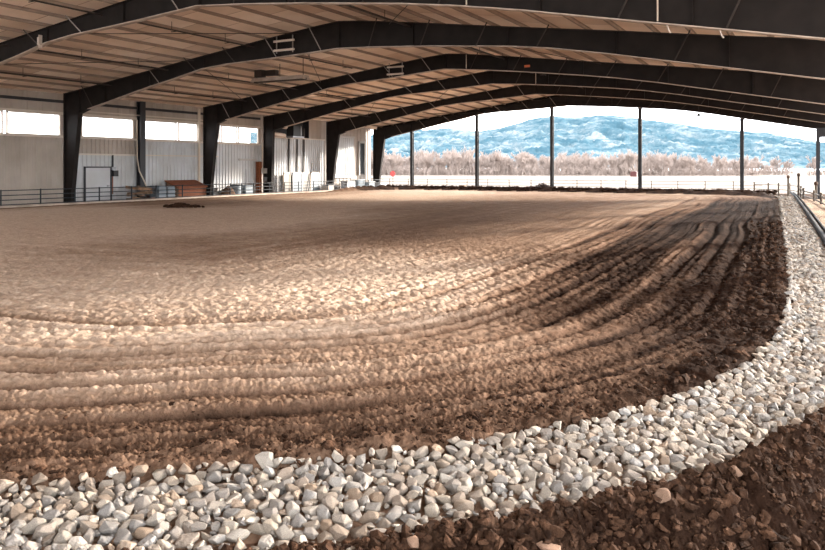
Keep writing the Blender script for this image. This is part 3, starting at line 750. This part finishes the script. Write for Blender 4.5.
m_ = MB(); vs = [(GX+.62,ya-.12,GZ+1.2),(GX+.62,yb+.05,GZ+1.2),(GX-.56,yb+.05,GZ+1.62),(GX-.56,ya-.12,GZ+1.62)]
m_.add(vs+[(x,y,z-.06) for x,y,z in vs],[(0,1,2,3),(7,6,5,4),(0,4,5,1),(1,5,6,2),(2,6,7,3),(3,7,4,0)]); m_.build('lid', M['rust'], t)
# scrap wood pile: every board a thing
rw = random.Random(12)
for i in range(16):
    lay = i//4; y = 32.85+rw.uniform(-.55,.55)*(1-.15*lay); z = GZ+.12+.34*lay+rw.uniform(0,.05)
    m_ = MB(); L = rw.uniform(.8,1.5); a = rw.uniform(-.5,.5)+(PI/2 if i % 2 else 0)
    m_.box((GX+.2+rw.uniform(-.3,.3), y, z), (L, rw.uniform(.14,.3), rw.uniform(.1,.28)), a, Matrix.Rotation(rw.uniform(-.22,.22),3,'Y'))
    tag(m_.build('scrap_board', M['wood']), 'rough wood offcut in the heap left of the white tanks', 'wood', 'scrap wood heap behind the fence')
# white tanks / totes
def tote(y, w, h, lab):
    t = thing('storage_tote', (GX+.1,y,GZ), lab, 'container')
    m_ = MB(); m_.box((GX+.1,y,GZ+.2+h*.5),(.9,w,h)); o = m_.build('tank', M['plastic'], t)
    bv = o.modifiers.new('bevel','BEVEL'); bv.width = .06; bv.segments = 3
    for zz in (.3,.55,.8):
        if zz < h+.1:
            m_ = MB(); m_.box((GX+.1,y,GZ+.1+zz),(.96,w+.06,.035)); m_.build('cage_bar', M['greymetal'], t)
    m_ = MB(); m_.box((GX+.1,y,GZ+.08),(1.0,w+.05,.14)); m_.build('pallet', M['wood'], t)
tote(34.25, .62, 1.1, 'pale blue-white storage tote nearest the wood heap')
tote(35.0, .62, 1.05, 'pale blue-white storage tote touching the red-brown bin')
# heap and drums past third column
t = thing('drum', (GX+.1,41.55,GZ), 'white drum with dark lid behind the fence past the third frame', 'drum')
m_ = MB(); m_.lathe((GX+.1,41.55,GZ),[(.38,0),(.40,.05),(.40,.4),(.42,.43),(.40,.46),(.40,.85),(.42,.88),(.40,.91),(.40,1.15)],20); m_.build('barrel', M['plastic'], t)
m_ = MB(); m_.lathe((GX+.1,41.55,GZ+1.15),[(.42,0),(.42,.05),(.36,.08)],20); m_.build('lid', M['black'], t)
t = thing('storage_box', (GX+.1,42.6,GZ), 'white box with a black end behind the fence, right of the drum', 'box')
m_ = MB(); m_.box((GX+.1,42.6,GZ+.58),(.7,.75,1.15)); m_.build('body', M['plastic'], t)
m_ = MB(); m_.box((GX+.1,43.07,GZ+.6),(.6,.18,.7)); m_.build('end_cap', M['black'], t)
m_ = MB(); m_.lathe((GX+.25,40.6,GZ),[(.62,0),(.6,.25),(.5,.6),(.36,.9),(.15,1.1),(.05,1.15)],14); o = m_.build('tarp_heap', M['mudrock'])
tag(o, 'brown covered heap behind the fence beside the third frame column', 'heap')
m_ = MB(); m_.tube([(WX+.3,43.6,GZ),(WX+.22,43.55,1.9)], .025, 6); tag(m_.build('shovel_handle', M['greymetal']), 'thin grey pole leaning on white siding right of the white box', 'pole')
# white stall panels below the tall sheets
for i, (a, b, m) in enumerate(((47.6,48.35,'stall'),(48.75,49.95,'plastic'),(50.05,51.2,'stall'),(51.3,52.4,'plastic'))):
    lab = ('pale stall panel at the left of the row below the tall sheets','second pale stall panel from the left below the tall sheets','third pale stall panel from the left below the tall sheets','right-hand pale stall panel of the row, by the fifth frame')[i]
    t = thing('stall_panel', (GX-.3,(a+b)/2,GZ), lab, 'stall panel', 'pale stall panels')
    m_ = MB(); m_.box2((GX-.33,a,GZ+.1),(GX-.27,b,1.55)); m_.build('panel', M[m], t)
    m_ = MB(); m_.box2((GX-.36,a-.03,1.5),(GX-.24,b+.03,1.62)); m_.build('cap_rail', M['conduit'], t)
    for yy in (a,b): 
        m_ = MB(); m_.box2((GX-.36,yy-.04,GZ),(GX-.24,yy+.04,1.6)); m_.build('post', M['greymetal'] if i % 2 else M['conduit'], t)
m_ = MB(); m_.tube([(GX-.15,50.6,GZ),(GX-.22,51.25,2.2)], .04, 6); m_.box((GX-.22,51.28,2.25),(.06,.16,.3)); tag(m_.build('broom', M['rod']), 'dark broom leaning on the pale stall panels', 'broom')
for i, (y, w, h, m, lab) in enumerate(((53.0,.8,.9,'conduit','tan box beside the foot of the fifth frame'),(56.2,1.4,1.2,'greymetal','grey metal bin below the tall white door panel'),(57.8,1.2,1.3,'plastic','pale box below the tall white door panel'),(59.6,1.2,1.1,'plastic','pale box left of the last frame'),(61.9,1.2,.9,'greymetal','grey cart box at the foot of the last frame'))):
    t = thing('storage_box', (GX+.2,y,GZ), lab, 'box')
    m_ = MB(); m_.box((GX+.2,y,GZ+h/2),(.7,w,h)); o = m_.build('body', M[m], t); bv = o.modifiers.new('bevel','BEVEL'); bv.width = .03
    m_ = MB(); m_.box((GX+.2,y,GZ+h+.03),(.76,w+.06,.06)); m_.build('lid', M['whitetrim' if i % 2 else 'greymetal'], t)

# ------------------------------------------------------------------ left pipe fence, panel by panel
fx = -36.25
fy = [20.3,23.3,25.5,27.6,29.2,31.5,33.4,35.6,38.4,40.1,41.3,42.6,44.4,46.2,48.0,50.0,52.0,54.2,56.4,58.6,61.2]
for i in range(len(fy)-1):
    a, b = fy[i], fy[i+1]
    t = thing('fence_panel', (fx,a,GZ), 'dark four-rail pipe fence panel in the row along the left wall', 'fence', 'dark pipe fence panels along the left wall')
    for z in (.85,.60,.36,.12):
        m_ = MB(); m_.tube([(fx,a,z),(fx,b,z)], .026, 6); m_.build('rail', M['fence'], t)
    m_ = MB(); m_.tube([(fx,a+.03,GZ),(fx,a+.03,.9)], .038, 8); m_.build('post', M['fence'], t)
# pale kerb under the fence
m_ = MB()
m_.box2((-36.15,6,-.6),(-35.8,61.5,.09)); struct(m_.build('trim_10', M['concrete']), 'pale kerb strip at the foot of the left fence', 'trim')
# aisle slab
m_ = MB(); m_.box2((-40.8,4,-.62),(-36.15,64,-.45)); struct(m_.build('floor_aisle', M['concrete']), 'aisle floor behind the left fence', 'floor')

# ------------------------------------------------------------------ posts of the open end
for x, w, lab in ((-33.54,.22,'first slim end post beside the last frame column'),(-26.88,.24,'second slim end post from the left in the open end'),(-19.9,.24,'third slim end post from the left, beside the brush heap'),(-12.54,.24,'fourth slim end post from the left, in front of the mountain summit'),(-4.96,.24,'fifth slim end post from the left, near the arena corner'),(.13,.26,'slim end post at the far right by the rail fence')):
    zt = fbot(x,5)-.03
    t = thing('end_post', (x,62,-.4), lab, 'post', 'slim end posts')
    m_ = MB(); w = .26; m_.box((x,62,(zt-.4)/2),(.03,w,zt+.4)); m_.box((x,62-w/2,(zt-.4)/2),(w,.03,zt+.4)); m_.box((x,62+w/2,(zt-.4)/2),(w,.03,zt+.4)); m_.build('shaft', M['post'], t)
    m_ = MB(); m_.box((x,62,zt-.06),(.34,.3,.05)); m_.build('top_plate', M['post'], t)
    m_ = MB(); m_.box((x,62,-.37),(.4,.36,.05)); m_.build('base_plate', M['post'], t)

# ------------------------------------------------------------------ fence beyond the open end and on the right
def fence_line(pts, zs, label, group, z0=-.55, ztop=None, pr=.045, rr=.03):
    for a, b in zip(pts[:-1], pts[1:]):
        t = thing('fence_panel', (a[0],a[1],z0), label, 'fence', group)
        for z in zs:
            m_ = MB(); m_.tube([(a[0],a[1],z),(b[0],b[1],z)], rr, 6); m_.build('rail', M['farfence'], t)
        m_ = MB(); m_.tube([(a[0],a[1],z0),(a[0],a[1],(ztop or zs[0]+.06))], pr, 8); m_.build('post', M['farfence'], t)
fence_line([(-58+2.55*i, 78) for i in range(22)], (.62,.3,-.02), 'weathered rail fence panel outside the open end, seen between the end posts', 'rail fence panels outside the open end', -.8)
fence_line([(-4.7,71),(-3.55,70),(-2.75,69.4),(-1.9,68.8),(-1.3,66.0)], (.55,.15,-.25), 'brown rail fence panel at the far right arena corner', 'rail fence panels at the far right corner', -.7, .72, .07, .04)
fence_line([(-1.0,63.5),(-.75,57.5),(-.1,52),(.25,47.5),(.55,42.5),(.95,37),(1.35,31),(1.6,25)], (.42,.08), 'brown rail fence panel running down the open right side', 'rail fence panels of the right side', -.7, .62, .07, .045)
for x, y, h, lab in ((-1.95,66.6,1.35,'tall wooden post at the far right corner, topped dark'),(-1.15,63.0,1.55,'tallest wooden post at the head of the right fence'),(.0,56.0,1.05,'short wooden post beside the far right end post')):
    t = thing('wooden_post', (x,y,-.7), lab, 'post')
    m_ = MB(); m_.tube([(x,y,-.7),(x,y,h-.2)], .08, 8); m_.build('shaft', M['farfence'], t)
    m_ = MB(); m_.lathe((x,y,h-.2),[(.1,0),(.13,.08),(.11,.2),(.03,.25)],10); m_.build('cap', M['brush'], t)
# grey drain pipe along the right edge of the stones
pts = [(-1.75,66),(-1.26,57.3),(-.5,40.2),(-.05,29.5),(.24,22.5),(.5,16),(.72,11),(.95,8.6)]
t = thing('drain_channel', (.24,22.5,0), 'grey drain channel along the outer edge of the right stone band', 'drain')
for dx, r, zz, nm in ((0,.085,.07,'pipe'),(.2,.05,.05,'side_rail')):
    m_ = MB(); m_.tube([(x+dx,y,zz) for x,y in pts], r, 10); m_.build(nm, M['pipe'], t)

# ------------------------------------------------------------------ hanging fixtures
def fixture(name, c, L, lab, dirv=(1,0,0), n=2):
    t = thing(name, c, lab, 'light')
    d = Vector(dirv); c = Vector(c)
    for i in range(n):
        off = Vector((0,-.06,-.42*i))
        m_ = MB(); m_.tube([c+off-d*L/2, c+off+d*L/2], .055, 8); m_.build('tube', M['tube'], t)
    for s in (-.4,.4):
        m_ = MB(); m_.bar(c+d*L*s+Vector((0,0,.25)), c+d*L*s+Vector((0,0,-.42*n+.3)), .04); m_.build('bracket', M['brace'], t)
fixture('tube_light', (-21.4,27.3,7.82), 1.15, 'pair of pale tube lights fixed to the second frame')
fixture('tube_light', (-21.7,38.1,7.92), 1.1, 'pair of pale tube lights fixed to the third frame')
m_ = MB(); m_.tube([(-26.9,18.86,6.86),(-26.9,18.86,7.15)], .055, 8); m_.box((-26.9,18.93,7.0),(.05,.14,.5)); tag(m_.build('bracket', M['tube']), 'short pale bracket on the web of the nearest frame at upper left', 'bracket')
t = thing('tube_heater', (-26.2,33,7.15), 'long radiant heater hanging under the ceiling between the second and third frames', 'heater')
m_ = MB(); m_.box((-26.2,33,7.02),(3.6,.5,.06)); m_.add([(-28,32.6,6.82),(-24.4,32.6,6.82),(-24.4,33.4,6.82),(-28,33.4,6.82),(-28,32.85,7.05),(-24.4,32.85,7.05),(-24.4,33.15,7.05),(-28,33.15,7.05)],[(0,1,5,4),(1,2,6,5),(2,3,7,6),(3,0,4,7)]); m_.build('reflector', M['flange'], t)
m_ = MB(); m_.tube([(-28,33,6.86),(-24.4,33,6.86)], .07, 8); m_.build('burner_tube', M['rod'], t)
m_ = MB(); m_.box((-27.6,33,7.3),(.5,.4,.42)); m_.box((-26.8,33,7.3),(.8,.34,.3)); m_.build('burner_box', M['rod'], t)
for x in (-27.9,-26.2,-24.6):
    m_ = MB(); m_.bar((x,33,7.0),(x,33,roof_z(x,33)-.02), .03); m_.build('hanger', M['rod'], t)
t = thing('pendant', (-7.97,61.3,6.0), 'small dark pendant hanging in front of the sky under the last frame', 'lamp')
m_ = MB(); m_.tube([(-7.97,61.3,6.15),(-7.97,61.3,7.0)], .012, 5); m_.build('cord', M['rod'], t)
m_ = MB(); m_.lathe((-7.97,61.3,5.98),[(.16,0),(.17,.06),(.1,.16),(.04,.2)],12); m_.build('shade', M['rod'], t)
m_ = MB(); m_.box((-13.6,38.1,7.45),(.3,.06,.12)); tag(m_.build('tag', M['orange']), 'small orange tag on the third frame near the ridge', 'tag')
for x, k, lab in ((-8.5,0,'pale vertical conduit on the nearest frame, left of centre'),(-3.4,0,'pale vertical conduit on the nearest frame, right of centre'),(-17.2,2,'pale vertical conduit on the third frame right of the ridge'),(-15.6,3,'pale vertical conduit on the fourth frame right of the ridge')):
    y = FR[k][0]-.16; m_ = MB(); m_.tube([(x,y,fbot(x,k)+.02),(x,y,ftop(x,k)-.02)], .022, 6); tag(m_.build('vertical_conduit', M['conduit']), lab, 'conduit')
for x, k, lab in ((-3.2,0,'left one of two short pale hooks under the nearest frame'),(-2.0,0,'right one of two short pale hooks under the nearest frame')):
    y = FR[k][0]; z = fbot(x,k); m_ = MB(); m_.tube([(x,y,z-.03),(x+.03,y,z-.14),(x+.08,y,z-.22)], .02, 6); tag(m_.build('hook', M['tube']), lab, 'hook')

# ------------------------------------------------------------------ small things outside
t = thing('sign', (-51.7,90,-.7), 'round red sign on a thin post beyond the last frame column', 'sign')
m_ = MB(); m_.tube([(-51.7,90,-.7),(-51.7,90,1.2)], .04, 6); m_.build('post', M['farfence'], t)
n = 8; m_ = MB(); cx, cz, r = -51.7, 1.12, .42
m_.prism([(cx+r*math.cos(PI/8+2*PI*i/n), cz+r*math.sin(PI/8+2*PI*i/n)) for i in range(n)], 89.92, 89.95); m_.build('plate', M['red'], t)
t = thing('shed', (-54.6,260,-1.3), 'small dark red shed in the pale field before the trees', 'shed')
m_ = MB(); m_.box((-54.6,260,-.65),(2.1,1.8,1.5)); m_.build('body', M['darkred'], t)
m_ = MB(); m_.prism([(-55.9,.05),(-53.3,.05),(-54.0,.55),(-55.2,.55)], 259, 261); m_.build('roof', M['darkred'], t)
t = thing('cart', (-29.3,64.2,-.6), 'small brown cart beyond the rim between the first two end posts', 'cart')
m_ = MB(); m_.box((-29.3,64.2,.22),(.55,.4,.22)); m_.build('tray', M['wood'], t)
m_ = MB(); m_.lathe((-29.2,64.0,-.1),[(.05,0),(.22,.02),(.22,.1),(.05,.12)],12); m_.build('wheel', M['brush'], t)
m_ = MB(); m_.box((-29.3,64.2,-.2),(.2,.2,.75)); m_.build('leg', M['brush'], t)
for x, y, lab in ((-63,190,'dark animal-sized shape far out in the field, left of the fifth end post'),):
    pass
# heap of brush and dirt clods on the far rim, and dirt heap on the arena floor
def heap(name, c, L, W, Hh, n, m, lab, cat, seed, stick=False):
    rr = random.Random(seed); mb = MB(); proto = []
    for i in range(n):
        a = rr.gauss(0,.36); b = rr.gauss(0,.36)
        h = Hh*math.exp(-(a*a+b*b)/.16)*rr.random()
        p = Vector((c[0]+a*L, c[1]+b*W, c[2]+h))
        if stick:
            d = Vector((rr.uniform(-1,1), rr.uniform(-1,1), rr.uniform(-.2,.7))).normalized()*rr.uniform(.15,.45)
            mb.tube([p-d*.5, p+d*.5], rr.uniform(.012,.03), 4)
        else:
            s = rr.uniform(.05,.16); mb.box(p, (s*1.3,s,s*.8), rr.uniform(0,3), Matrix.Rotation(rr.uniform(-.6,.6),3,'X'))
    o = mb.build(name, M[m]); tag(o, lab, cat, None, 'stuff'); return o
heap('brush_heap', (-20.4,60.9,.12), 2.3, .5, .55, 700, 'brush', 'dark heap of brush and dirt on the far rim by the third end post', 'brush', 31, True)
heap('dirt_heap', (-28.6,28.0,.03), 1.15, .6, .15, 420, 'clod', 'small dark dirt heap on the arena floor in front of the red-brown bin', 'dirt', 33)

# ------------------------------------------------------------------ bare trees across the field
def tree_mesh(seed, h=8.6):
    rr = random.Random(seed); mb = MB()
    def grow(p, d, L, r, depth):
        q = p + d*L
        mb.tube([p, q], max(r,.028), 3, False, max(r*.65,.022))
        if depth == 0: return
        for i in range(3 if depth > 1 else 5):
            nd = (d + Vector((rr.gauss(0,.36), rr.gauss(0,.36), rr.uniform(-.05,.4)))).normalized()
            s = rr.uniform(.15,1.0); grow(p+d*L*s, nd, L*rr.uniform(.62,.82), r*.6, depth-1)
    for j in range(rr.choice((3,4,5))):
        d = Vector((rr.gauss(0,.16), rr.gauss(0,.16), 1)).normalized()
        grow(Vector((rr.uniform(-1.8,1.8), rr.uniform(-1.2,1.2), 0)), d, h*.27*rr.uniform(.6,1.05), .11, 5)
    for j in range(28):
        d = Vector((rr.gauss(0,.3), rr.gauss(0,.3), 1)).normalized()
        grow(Vector((rr.uniform(-4.2,4.2), rr.uniform(-1.5,1.5), -.15)), d, h*.10*rr.uniform(.6,1.2), .06, 3)
    zs = sorted(v[2] for v in mb.v); k = h/zs[int(len(zs)*.985)]
    mb.v = [(x*.62*k if False else x*k*.8, y*k*.8, z*k) for x, y, z in mb.v]
    return mb.build('bare_tree', M['tree'], recalc=False)
th = math.radians(28.376)
rt = random.Random(77)
protos = [tree_mesh(900+i) for i in range(6)]
cnt = 0
for row, (Z, n) in enumerate(((300,34),(317,35),(334,36),(351,36))):
    for i in range(n):
        u = 366+(i+.25*row+rt.uniform(-.12,.12))*(480/n)
        if u > 705 and rt.random() < (u-705)/170: continue
        X = (u-412.5)/747*Z; zc = Z+rt.uniform(-3,3); x = X*math.cos(th)-zc*math.sin(th); y = X*math.sin(th)+zc*math.cos(th)
        if cnt < 6: o = protos[cnt]
        else: o = rt.choice(protos).copy(); col.objects.link(o)
        tag(o, 'pale leafless tree in the hazy row across the field', 'tree', 'bare trees across the field')
        s = rt.uniform(.72,1.08)*(1.12 if u < 470 else 1.0)*(.85 if u > 690 else 1)
        o.location = (x, y, -.62-.0038*max(0,y-80)); o.scale = (s,s,s); o.rotation_euler = (0,0,rt.uniform(0,6.28)); cnt += 1

# ------------------------------------------------------------------ mountains
def mountains():
    sil_u = [-200,0,200,360,412,445,480,500,530,552,575,600,625,640,670,700,742,770,800,825,900,1100]
    sil_v = [120,126,130,136,130.5,128,131,128,119,115.5,117,114.5,116.5,119,122.5,127,130.5,133,138.5,142,148,158]
    us = np.linspace(250, 960, 420); ts = np.linspace(0, 1, 110)
    U, T = np.meshgrid(us, ts, indexing='ij')
    Zd = 2600+T*3600
    crest = (167-np.interp(U, sil_u, sil_v))/747*6200
    X = (U-412.5)/747*Zd
    wx, wy = X/520, Zd/520
    rid = 1-np.abs(2*fbm(wx*1.1+.35*wy, wy*.55, 5, 5, .5)-1)
    rid2 = 1-np.abs(2*fbm(wx*4.2, wy*2.0, 15, 5, .6)-1)
    h = crest*(T**1.25)*(1+ (rid-.72)*.75*(1-T)**.5*np.clip(T*3,0,1)) + (rid2-.7)*95*np.clip(T*4,0,1)*(1-T**6)
    h = np.minimum(h, crest*(Zd/6200)*.985+0*h) if False else h
    h = np.where(T > .93, np.minimum(h, crest*T**1.25+8), h)
    h = h-2.5
    x = X*math.cos(th)-Zd*math.sin(th); y = X*math.sin(th)+Zd*math.cos(th)
    nu, ntt = U.shape; idx = np.arange(nu*ntt).reshape(nu,ntt)
    q = np.stack([idx[:-1,:-1], idx[1:,:-1], idx[1:,1:], idx[:-1,1:]], -1).reshape(-1,4)
    me = bpy.data.meshes.new('mountain'); me.from_pydata(np.stack([x.ravel(),y.ravel(),h.ravel()],1).tolist(), [], q.tolist())
    me.polygons.foreach_set('use_smooth', np.ones(len(me.polygons), bool))
    m = bpy.data.materials.new('hazy_snowy_mountain'); m.use_nodes = True; nt = m.node_tree; b = nt.nodes['Principled BSDF']
    b.inputs['Roughness'].default_value = 1; b.inputs['Specular IOR Level'].default_value = 0
    tc = nt.nodes.new('ShaderNodeTexCoord'); mp = nt.nodes.new('ShaderNodeMapping'); mp.inputs['Scale'].default_value = (.0030,.0022,.0075); mp.inputs['Rotation'].default_value = (0,.35,.5)
    nt.links.new(tc.outputs['Object'], mp.inputs[0])
    n = nt.nodes.new('ShaderNodeTexNoise'); n.inputs['Scale'].default_value = 1.6; n.inputs['Detail'].default_value = 12; n.inputs['Roughness'].default_value = .74; n.inputs['Distortion'].default_value = .5
    nt.links.new(mp.outputs[0], n.inputs['Vector'])
    r = nt.nodes.new('ShaderNodeValToRGB'); cr = r.color_ramp
    cr.elements[0].position = .42; cr.elements[0].color = (*MT[0],1); cr.elements[1].position = .62; cr.elements[1].color = (*MT[2],1)
    e = cr.elements.new(.52); e.color = (*MT[1],1)
    nt.links.new(n.outputs['Fac'], r.inputs[0]); nt.links.new(r.outputs[0], b.inputs['Base Color'])
    me.materials.append(m); o = bpy.data.objects.new('mountain', me); col.objects.link(o)
    struct(o, 'long blue snow-streaked mountain ridge on the horizon', 'mountain')
MT = [(.027,.056,.074),(.054,.083,.099),(.125,.138,.146)]  # distance haze painted into the blue ridge tones
mountains()

# ------------------------------------------------------------------ light
w = bpy.data.worlds.new('sky'); scn.world = w; w.use_nodes = True; nt = w.node_tree; bg = nt.nodes['Background']
tc = nt.nodes.new('ShaderNodeTexCoord'); n = nt.nodes.new('ShaderNodeTexNoise'); n.inputs['Scale'].default_value = 3; n.inputs['Detail'].default_value = 6
mp = nt.nodes.new('ShaderNodeMapping'); mp.inputs['Scale'].default_value = (1,1,3.5); nt.links.new(tc.outputs['Generated'], mp.inputs[0]); nt.links.new(mp.outputs[0], n.inputs['Vector'])
r = nt.nodes.new('ShaderNodeValToRGB'); r.color_ramp.elements[0].position = .35; r.color_ramp.elements[0].color = (.86,.93,1.0,1); r.color_ramp.elements[1].position = .65; r.color_ramp.elements[1].color = (1,.99,.97,1)
nt.links.new(n.outputs['Fac'], r.inputs[0]); nt.links.new(r.outputs[0], bg.inputs[0]); bg.inputs[1].default_value = 3.2
L = bpy.data.lights.new('sun', 'SUN'); L.energy = 6.0; L.angle = math.radians(5.0); L.color = (1,.90,.78)
so = bpy.data.objects.new('sun', L); col.objects.link(so)
el, az = math.radians(14), math.radians(32)      # azimuth from +y towards +x
dv = Vector((math.sin(az)*math.cos(el), math.cos(az)*math.cos(el), math.sin(el)))
so.rotation_euler = dv.to_track_quat('Z','Y').to_euler(); so.location = (20,10,20)

# ------------------------------------------------------------------ camera
cam = bpy.data.cameras.new('camera'); co = bpy.data.objects.new('camera', cam); col.objects.link(co); scn.camera = co
cam.sensor_width = 36; cam.lens = 747/825*36; cam.shift_y = -(275-167)/825; cam.clip_end = 20000; cam.clip_start = .05
co.location = (0,0,2.05); co.rotation_euler = (PI/2, 0, th)
scn.cycles.diffuse_bounces = 8; scn.cycles.max_bounces = 14
vs_ = scn.view_settings; vs_.view_transform = 'Standard'; vs_.look = 'None'; vs_.gamma = 1; vs_.use_curve_mapping = False; vs_.exposure = 1.6
